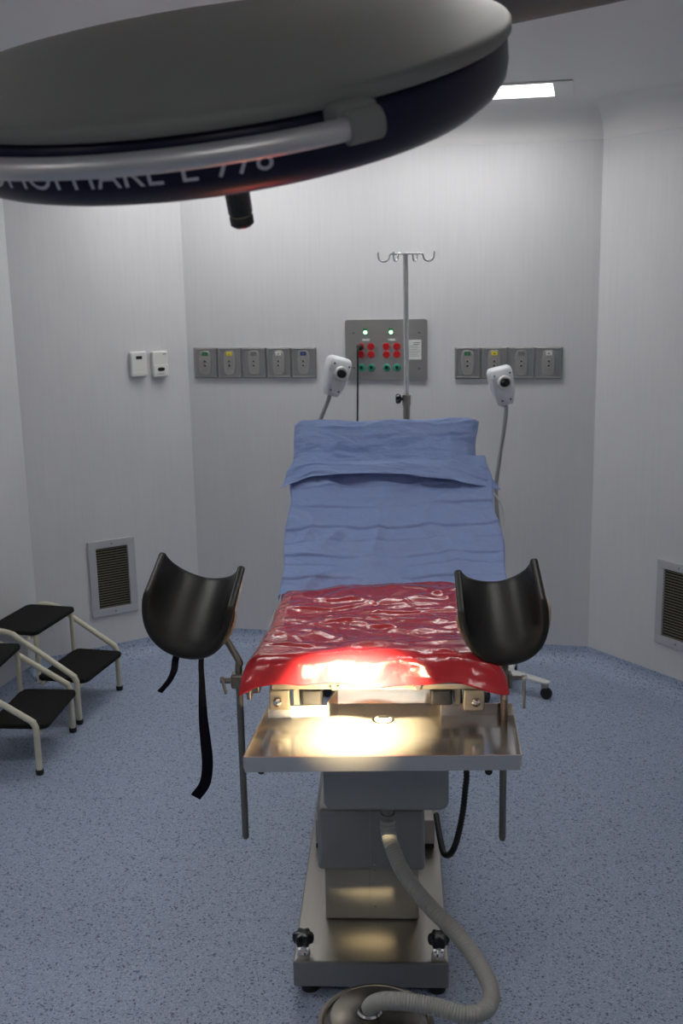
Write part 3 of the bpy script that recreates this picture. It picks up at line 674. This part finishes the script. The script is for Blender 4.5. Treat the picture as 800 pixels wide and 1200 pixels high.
# ---------------------------------------------------------------- red plastic sheet on the seat
def fbm(p, o=4):
    s, a = 0, 1
    for _ in range(o): s += a * noise.noise(p); p = p * 2.03 + V((3.1, 1.7, .4)); a *= .5
    return s
def ridge(p): return 1 - min(1, abs(noise.noise(p)) * 2.6)
def bend(d, r):
    """arc length d past an edge -> (out, down) around radius r"""
    if d <= 0: return d, 0
    if d < r * PI / 2: a = d / r; return r * math.sin(a), r * (1 - math.cos(a))
    return r, r + d - r * PI / 2
def red_pt(u, v):
    wv = (u - .5) * 2
    yb, yf = 2.925, 2.352
    Ltop = yb - yf + .004
    hem = .046 + .010 * (1 - wv * wv) + .004 * math.sin(7 * wv + 1) + (.018 * max(0, (-wv - .86) / .14))
    tt = v * (Ltop + hem)
    half = .240 + .010 * v - (.010 if u < .5 else 0)
    over = .034 + .008 * math.sin(v * 9)
    ww = wv * (half + over)
    dx, dzx = bend(abs(ww) - half, .024); x = math.copysign(half + dx, ww) if abs(ww) > half else ww
    dy, dzy = bend(tt - (Ltop - .015), .018); y = yb - (Ltop - .015 + dy) if tt > Ltop - .015 else yb - tt
    dz = dzx + dzy * (1 if dzx == 0 else max(.0, 1 - dzx / .05))
    z = .8965 - dz
    q = V((x * 5, y * 5, z * 5))
    top = 1 if dzx == 0 and dzy == 0 else .25
    bul = .016 * math.exp(-((y - 2.80) / .10) ** 2) * (1 - abs(wv) ** 4)
    fold = .009 * fbm(q + V((1.3, .2, .7)), 2) + .005 * max(0, ridge(q * 1.5 + V((0, 0, 5))) - .25) + .005 * max(0, ridge(V((x * 3 + y * 7, y * 16 - x * 5, 2.2))) - .35) + .004 * max(0, ridge(V((x * 12 - y * 4, y * 17 + x * 6, 7.7))) - .55)
    z += (fold + bul) * top
    if dzy > 0: y -= .004 + .45 * max(0, dzy - .006) + .010 * (.5 + .5 * math.sin(wv * 13 + 2)) * min(1, dzy / .04) + .004 * fbm(q * 2)
    if abs(ww) > half: x += math.copysign(.006 + .012 * (.5 + .5 * math.sin(y * 33)) * min(1, dzx / .05), ww)
    # front left corner pulled out into a hanging flap
    k = max(0, (-wv - .62) / .38) * max(0, (v - .60) / .40)
    x -= .036 * k; z -= .034 * k * k; y += .03 * k
    k = max(0, (wv - .7) / .3) * max(0, (v - .7) / .3); x += .02 * k
    return V((X0 - .004 + x, y, z - .018 * max(0, (x - .17) / .1) * max(0, (2.48 - y) / .14)))
o = mk('plastic_sheet', G().grid(red_pt, 170, 150), 'redfilm', None, smooth=180)
tag(o, 'crumpled glossy red plastic sheet over the table seat', 'plastic sheet')
so = o.modifiers.new('solid', 'SOLIDIFY'); so.thickness = .0006; so.offset = 1

# ---------------------------------------------------------------- blue drapes on the back and head sections
def crease(s, c, wd, a): return a * math.exp(-abs(s - c) / wd)
def fold(t, marks):
    for (a, ha), (b, hb_) in zip(marks, marks[1:]):
        if a <= t <= b: return ha + (hb_ - ha) * (t - a) / (b - a)
    return marks[0][1] if t < marks[0][0] else marks[-1][1]
SM = [(-.04, .004)]
for c_, st in ((.012, .006), (.055, .004), (.085, .008), (.135, .004), (.175, .008), (.250, .009), (.318, .007), (.365, .006)): SM += [(c_, .000), (c_ + .005, st)]
SM.append((.45, 0))
UM = [(0, 0), (.17, .006), (.30, -.002), (.44, .007), (.62, -.001), (.80, .008), (1, 0)]
def low_pt(u, v):
    """v = 0 at the seat, 1 under the flap"""
    s = -.035 + v * .455
    xl = -.322 + .018 * v; xr = .300 - .045 * v
    over = .05
    tot = (xr - xl) + 2 * over; a = u * tot - over; Wd = xr - xl; h = .004; x = xl + a
    e = 0
    if a < 0: o_, d_ = bend(-a, .02); x = xl - o_ * .35; e = d_
    elif a > Wd: o_, d_ = bend(a - Wd, .02); x = xr + o_ * .35; e = d_
    h += .016 - e
    h += fold(s + .007 * math.sin(u * 5) + .004 * math.sin(u * 17), SM) * (.62 + 1.1 * noise.noise(V((u * 3.3, s * 14, 0)))) + 1.3 * fold(u + .01 * math.sin(s * 20), UM)
    q = V((x * 4, s * 6, 1.3)); h += .010 * fbm(q * 1.6, 5) + .014 * max(0, ridge(V((x * 5 + s * 3, s * 7 - x * 4, 9.1))) - .3)
    edge = min(1, max(0, (.13 - (a if a < Wd / 2 else Wd - a)) / .13)); h += .008 * edge * math.sin(s * 38 + (0 if a < Wd / 2 else 2))
    x += .005 * math.sin(s * 30 + u * 4) * edge
    return bpos(x, s, max(h, .004 if e == 0 else -.05) + .003)
o = mk('surgical_drape', G().grid(low_pt, 260, 240), 'blue', None, smooth=180)
tag(o, 'blue creased surgical drape covering the inclined backrest, below the folded flap', 'drape', 'blue drapes on the table')
so = o.modifiers.new('solid', 'SOLIDIFY'); so.thickness = .0006; so.offset = 1
# profile of the upper drape in (y, z), from behind the head section over its top and down to the flared flap
h0 = hb
pr = [h0 + hu * .10 - hn * .075, h0 + hu * .142 - hn * .062, h0 + hu * .152 - hn * .030, h0 + hu * .148 - hn * .004, h0 + hu * .130 + hn * .010, h0 + hu * .07 + hn * .014, h0 + hu * .005 + hn * .018, h0 + hu * .000 + hn * .030, h0 - hu * .004 + hn * .048, h0 - hu * .022 + hn * .068, h0 - hu * .066 + hn * .086]
pr = resample(spline(pr, 12), 140)
def up_pt(u, v):
    i = v * (len(pr) - 1); a = int(min(i, len(pr) - 2)); p = pr[a].lerp(pr[a + 1], i - a)
    vf = max(0, (v - .70) / .30)
    xl, xr = -.312 - .030 * vf ** 1.3, .232 + .066 * vf ** 1.3
    x = xl + (xr - xl) * u
    ed = max(0, abs(u - .5) * 2 - .88) / .12
    n_ = hn
    h = .014 * fbm(V((x * 6, v * 6, 4.4)), 5) * (1 - .3 * vf) + .010 * max(0, ridge(V((x * 6, v * 8, 2.0))) - .4)
    h += fold(v, [(0, 0), (.36, 0), (.46, .016), (.60, .0), (.70, .010), (1, 0)]) + fold(u, [(0, 0), (.15, .008), (.36, -.002), (.55, .008), (.80, .0), (.86, .014), (1, 0)]) * (1 - vf)
    back = -.030 * ed * ed * (1 - vf)
    z = 0; y = 0
    if vf > 0:
        wave = math.sin(u * 6.0 + .4) * .5 + math.sin(u * 13 + 1.0) * .35
        z = vf * (.006 * wave + .014 * math.cos((u - .42) * 4.2) - .034 * max(0, (u - .76) / .24) - .030 * max(0, (.14 - u) / .14)); y = vf * (.016 * wave + .022 * max(0, (u - .75) / .25))
    if v < .5 and u > .88: x += .014 * (u - .88) / .12 * math.sin(PI * v * 2); z += .006 * (u - .88) / .12
    return V((x, p.y + y, p.z + z)) + n_ * (h + back)
o = mk('surgical_drape', G().grid(up_pt, 240, 200), 'blue', None, smooth=180)
tag(o, 'blue surgical drape over the head section with a folded flaring flap', 'drape', 'blue drapes on the table')
so = o.modifiers.new('solid', 'SOLIDIFY'); so.thickness = .0006; so.offset = 1
# thin white cord at the right side of the drape
cw = spline([hb + hu * .045 - hn * .078 + V((.20, 0, 0)), atY(548, 530, 3.34), atY(555.5, 541, 3.33), atY(557, 550, 3.33), atY(566, 562, 3.33), atY(580, 580, 3.32), atY(587, 590, 3.30), atY(590, 600, 3.29), atY(590.5, 611, 3.28), atY(585, 640, 3.22), atY(570, 690, 3.15)], 6)
k = mk('white_cord', G().tube(cw, .003, 8), 'cordwhite', None, smooth=60); tag(k, 'thin white cord hanging at the right edge of the blue drape', 'cord')

# ---------------------------------------------------------------- IV pole
ix, iy = .034, 3.95
t = thing('iv_pole', 'chrome IV pole with four hooks standing behind the blue drape', 'IV pole', (ix, iy, 0))
zt = atY(475, 297, iy).z; zk = atY(472, 466, iy).z
mk('upper_tube', G().cyl((ix, iy, zk - .05), (ix, iy, zt), .0095), 'chrome', t, smooth=50)
mk('lower_tube', G().cyl((ix, iy, .09), (ix, iy, zk - .01), .0125), 'steel', t, smooth=50)
mk('collar', G().lathe([(.0135, zk - .03), (.0155, zk - .028), (.0155, zk + .01), (.0105, zk + .012)], (ix, iy, 0), n=20), 'steel', t, smooth=40)
g = G(); sp = star_poly(5, .013, .019, 40); nn2 = len(sp)
vs = []
for q, xx in ((.7, -.020), (1, -.026), (1, -.036), (.7, -.040)): vs += [(ix + xx, iy + a_ * q, zk - .004 + b_ * q) for a_, b_ in sp]
g.add(vs, [(i * nn2 + j, i * nn2 + (j + 1) % nn2, (i + 1) * nn2 + (j + 1) % nn2, (i + 1) * nn2 + j) for i in range(3) for j in range(nn2)] + [tuple(range(nn2 - 1, -1, -1)), tuple(3 * nn2 + j for j in range(nn2))])
g.cyl((ix - .022, iy, zk - .004), (ix - .010, iy, zk - .004), .006, 10); mk('clamp_knob', g, 'plastic', t, smooth=40)
for a_, L_ in ((0, .057), (PI, .053), (1.15, .060), (1.15 + PI, .060)):
    d = V((math.cos(a_), math.sin(a_), 0)); c_ = V((ix, iy, zt - .001)); r_ = .017
    pth = [c_, c_ + d * L_, c_ + d * (L_ + .004) + V((0, 0, -.003))]
    pth += [c_ + d * (L_ + .024 - .019 * math.cos(b_)) + V((0, 0, -.010 - .016 * math.sin(b_))) for b_ in [k * PI / 8 for k in range(1, 9)]]
    pth += [c_ + d * (L_ + .044) + V((0, 0, .006))]
    mk('hook', G().tube(pth, .0034, 8), 'chrome', t, smooth=70)
mk('hub', G().lathe([(.0295, .055), (.0295, .085), (.018, .095)], (ix, iy, 0), n=20), 'steel', t, smooth=40)
for k in range(5):
    a_ = k * 2 * PI / 5 + .3; d = V((math.cos(a_), math.sin(a_), 0)); c_ = V((ix, iy, 0))
    l = mk('base_leg', G().tube([c_ + d * .02 + V((0, 0, .072)), c_ + d * .24 + V((0, 0, .062))], .010, 10), 'steel', t, smooth=60)
    mk('caster', G().lathe([(.012, -.009), (.022, -.008), (.0235, 0), (.022, .008), (.012, .009)], c_ + d * .235 + V((0, 0, .0235)), V((0, 0, 1)), d, d.cross(V((0, 0, 1))), 20), 'rubber', l, smooth=40)

# ---------------------------------------------------------------- exam lamps on wheeled stands
def exam_lamp(base, angs, RL, neck, head, yawd, rolld, pitchd, label):
    t = thing('exam_lamp', label, 'exam lamp', base, 0, 'white exam lamps on gooseneck stands')
    c_ = V(base)
    mk('hub', G().lathe([(.030, .060), (.036, .066), (.036, .082), (.018, .095)], c_, n=24), 'white', t, smooth=40)
    for a_ in angs:
        a_ = math.radians(a_); d = V((math.cos(a_), math.sin(a_), 0)); sd = d.cross(V((0, 0, 1)))
        g = G(); vs = []
        for f_, wd, zt_, zb_ in ((.0, .022, .084, .064), (.5, .020, .082, .066), (.92, .0165, .078, .068), (1.0, .010, .077, .069)):
            p = c_ + d * (.02 + RL * f_); vs += [p + sd * wd + V((0, 0, zb_)), p - sd * wd + V((0, 0, zb_)), p - sd * wd + V((0, 0, zt_)), p + sd * wd + V((0, 0, zt_))]
        g.add(vs, [(i * 4 + j, i * 4 + (j + 1) % 4, i * 4 + 4 + (j + 1) % 4, i * 4 + 4 + j) for i in range(3) for j in range(4)] + [(3, 2, 1, 0), (12, 13, 14, 15)])
        l = mk('base_leg', g, 'white', t, bevel=.003)
        p = c_ + d * (RL - .002)
        mk('caster_fork', G().box(p + V((0, 0, .052)), (.026, .018, .026), Matrix.Rotation(a_, 3, 'Z')), 'steel', l)
        mk('caster_wheel', G().lathe([(.010, -.010), (.024, -.009), (.0255, 0), (.024, .009), (.010, .010)], p + d * .008 + V((0, 0, .0255)), V((0, 0, 1)), d, sd, 20), 'rubber', l, smooth=40)
    nk = resample(spline([c_ + V((0, 0, .09)), c_ + V((0, 0, .30)), *[V(q) for q in neck]], 10), 60)
    mk('gooseneck', G().tube(nk, .0085, 12), 'neck', t, smooth=70)
    Rm = Matrix.Rotation(math.radians(yawd), 3, 'Z') @ Matrix.Rotation(math.radians(rolld), 3, 'Y') @ Matrix.Rotation(math.radians(pitchd), 3, 'X')
    def L(x, y, z): return Rm @ V((x, y, z)) + V(head)
    # head: tapered rounded box, wide at the top; local -Y is the lit face
    pts = []
    lv = [(-.078, .024, .016), (-.070, .031, .022), (-.03, .042, .032), (.03, .049, .036), (.060, .049, .034), (.074, .043, .022), (.078, .034, .012)]
    sq = [(math.copysign(abs(math.cos(a_)) ** .45, math.cos(a_)), math.copysign(abs(math.sin(a_)) ** .45, math.sin(a_))) for a_ in [2 * PI * (k + .5) / 20 for k in range(20)]]
    g = G(); vs = [L(wx * sx, wy * sy, z) for z, wx, wy in lv for sx, sy in sq]; n = 20
    g.add(vs, [(i * n + j, i * n + (j + 1) % n, (i + 1) * n + (j + 1) % n, (i + 1) * n + j) for i in range(len(lv) - 1) for j in range(n)] + [tuple(range(n - 1, -1, -1)), tuple((len(lv) - 1) * n + j for j in range(n))])
    h = mk('lamp_head', g, 'coolwhite', t, smooth=45)
    o_ = L(.004, -.034, .012); ex_, ez_, ey_ = Rm @ V((1, 0, 0)), Rm @ V((0, 0, 1)), Rm @ V((0, -1, 0))
    mk('lens_ring', G().lathe([(.030, -.006), (.029, .008), (.026, .013), (.022, .014), (.021, .008)], o_, ex_, ez_, ey_, 28), 'white', h, smooth=40)
    mk('lens', G().lathe([(.0205, .007), (.019, .012), (.010, .015), (.001, .016)], o_, ex_, ez_ * .8, ey_, 24), 'plastic', h, smooth=50)
    for sx, sz in ((-.030, .046), (.034, .046), (-.017, -.058), (.017, -.058)):
        yy = -.0345 if sz > 0 else -.0255
        mk('screw', G().lathe([(.0042, -.002), (.0042, .0012), (.002, .0022)], L(sx, yy, sz), ex_, ez_, ey_, 10), 'klabel', h)
    return t
hd = atY(588, 452, 4.38)
nb = hd + V((.004, .008, -.076))
exam_lamp((.455, 4.40, 0), (-37, -122, 74, 165), .185, [atY(586, 640, 4.39), atY(581, 580, 4.385), atY(584, 545, 4.38), atY(590, 505, 4.38), atY(593, 478, 4.385), nb], hd, 10, -12, -4, 'white exam lamp head on a gooseneck, right of the drape, on white casters')
hd = atY(393, 441, 4.30)
nb = hd + V((-.024, .006, -.072))
exam_lamp((-.12, 4.22, 0), (10, 82, 154, 226, 298), .20, [V((-.16, 4.23, .62)), V((-.27, 4.26, .95)), atY(368, 512, 4.28), atY(376, 490, 4.29), atY(384, 470, 4.295), nb], hd, 26, 17, -3, 'white exam lamp head on a gooseneck, left of the power panel')

# ---------------------------------------------------------------- surgical light
LC = V((-.2281, 1.4651, 2.0152)); LN = V((-.0827, -.3555, .9310)).normalized()
lx = (V((1, 0, 0)) - LN * LN.x).normalized(); ly = LN.cross(lx)
t = thing('surgical_light', 'large round surgical lamp head with grey top, navy side band and silver rail', 'surgical light', LC)
def lpnt(th, r, h): return LC + (lx * math.sin(th) - ly * math.cos(th)) * r + LN * h
def lath(prof, n=128): return G().lathe(prof, LC, lx, ly, LN, n)
mk('top_cover', lath([(.364, .000), (.372, .001), (.3738, .003), (.3738, .013), (.371, .0165), (.364, .0185), (.34, .020), (.28, .022), (.18, .024), (.08, .025), (.01, .0255)]), 'lampgrey', t, smooth=50)
band = [(.360, .001), (.366, -.002), (.3685, -.010), (.3690, -.032), (.366, -.047), (.357, -.061), (.340, -.073), (.317, -.080), (.30, -.082)]
mk('side_band', lath(band), 'navy', t, smooth=60)
mk('lamp_glass', lath([(.298, -.0795), (.296, -.084), (.20, -.088), (.06, -.089)]), 'glass', t, smooth=60)
hd_ = mk('sterile_handle', lath([(.040, -.085), (.038, -.105), (.0165, -.112), (.0175, -.150), (.0170, -.196), (.0150, -.199), (.0165, -.201), (.0165, -.212), (.012, -.216)], 32), 'plastic', t, smooth=40)
g = G()
for a_ in (0, 2.1, 4.2): g.box(lpnt(a_, .0172, -.17), (.002, .002, .045), Matrix((lx, ly, LN)).transposed())
mk('grip_rib', g, 'dark', hd_)
def arc(a0, a1, r, h, n): return [lpnt(a0 + (a1 - a0) * k / n, r, h) for k in range(n + 1)]
RA1, RA0, RAILR, RAILH = .50, -1.75, .402, -.0145
mk('handle_rail', G().tube(arc(RA0, RA1 + .02, RAILR, RAILH, 64), .0115, 16), 'alu', t, smooth=60)
for a_ in (RA1, RA0):
    k = mk('rail_bracket', G().tube(arc(a_ - .035, a_ + .055, RAILR - .001, RAILH, 4), .0165, 18), 'lampgrey', t, smooth=50)
    g = G(); e1 = (lx * math.sin(a_) - ly * math.cos(a_)); e2 = (lx * math.cos(a_) + ly * math.sin(a_))
    g.box(lpnt(a_, .384, -.006), (.046, .036, .026), Matrix((e2, e1, LN)).transposed()); mk('bracket_foot', g, 'lampgrey', k, bevel=.004)
# lettering wrapped round the band
def band_r(h):
    for (r0, h0_), (r1, h1_) in zip(band, band[1:]):
        if h1_ <= h <= h0_: f_ = (h0_ - h) / (h0_ - h1_); return r0 + (r1 - r0) * f_
    return .366
fc = bpy.data.curves.new('lettering', 'FONT'); fc.body = 'CHROMOPHARE E 778'; fc.space_word = 1.25; fc.size = .040; fc.space_character = 1.04; fc.align_x = 'RIGHT'; fc.resolution_u = 4
fo = bpy.data.objects.new('lettering_curve', fc); COL.objects.link(fo)
bpy.context.view_layer.update()
tm = fo.evaluated_get(bpy.context.evaluated_depsgraph_get()).to_mesh()
bm = bmesh.new(); bm.from_mesh(tm); bmesh.ops.subdivide_edges(bm, edges=[e for e in bm.edges if e.calc_length() > .012], cuts=2)
TXT_A, TXT_H = .286, -.0465
bm.verts.ensure_lookup_table(); bm.verts.index_update(); bm.faces.ensure_lookup_table()
seen = set()
for f0 in bm.faces:                                  # each letter is a mesh of its own
    if f0.index in seen: continue
    isl = []; stk = [f0]; seen.add(f0.index)
    while stk:
        f_ = stk.pop(); isl.append(f_)
        for e_ in f_.edges:
            for f2 in e_.link_faces:
                if f2.index not in seen: seen.add(f2.index); stk.append(f2)
    ids = {}; g = G(); vv = []
    for f_ in isl:
        for v_ in f_.verts:
            if v_.index not in ids:
                ids[v_.index] = len(vv); h_ = TXT_H + v_.co.y; vv.append(lpnt(TXT_A + v_.co.x / .365, band_r(h_) + .0008, h_))
    g.add(vv, [tuple(ids[v_.index] for v_ in f_.verts) for f_ in isl]); mk('letter', g, 'letter', t, fix=False)
bm.free(); bpy.data.objects.remove(fo)
# suspension: yoke behind the head, arm up to the ceiling
yk = lpnt(PI - .35, .375, .0)
g = G(); g.box(yk + LN * .012, (.11, .06, .045), Matrix((lx, ly, LN)).transposed()); mk('yoke_block', g, 'lampgrey', t, bevel=.008)
e0 = yk + LN * .03 + V((.0, .05, .02)); e1 = atY(840, -62, 1.95); em = atY(570, -6, 1.86)
mk('spring_arm', G().tube([e0, em, em.lerp(e1, .5), e1], [.034, .046, .046, .044], 24, flat=(1.1, .85)), 'lampgrey', t, smooth=50)
mk('arm_joint', G().lathe([(.050, -.045), (.055, -.04), (.055, .04), (.050, .045)], e1, n=28), 'lampgrey', t, smooth=40)
mk('drop_tube', G().cyl(e1 + V((0, 0, .04)), V((e1.x, e1.y, ZC - .04)), .035, 24), 'lampgrey', t, smooth=40)
mk('ceiling_flange', G().lathe([(.11, ZC - .045), (.12, ZC - .035), (.12, ZC - .001)], (e1.x, e1.y, 0), n=36), 'white', t, smooth=40)
# the light the lamp head gives, focused by its reflector on the seat edge and the tray
ld = bpy.data.lights.new('surgical_light_beam', 'SPOT'); ld.energy = SPOT_W; ld.color = (1, .79, .46); ld.spot_size = math.radians(11.2); ld.spot_blend = .6; ld.shadow_soft_size = .07
lo = bpy.data.objects.new('surgical_light_beam', ld); COL.objects.link(lo)
src = lpnt(.25, .20, -.10); tgt = V((-.105, 2.325, .755))
lo.location = src; lo.rotation_euler = (tgt - src).to_track_quat('-Z', 'Y').to_euler()
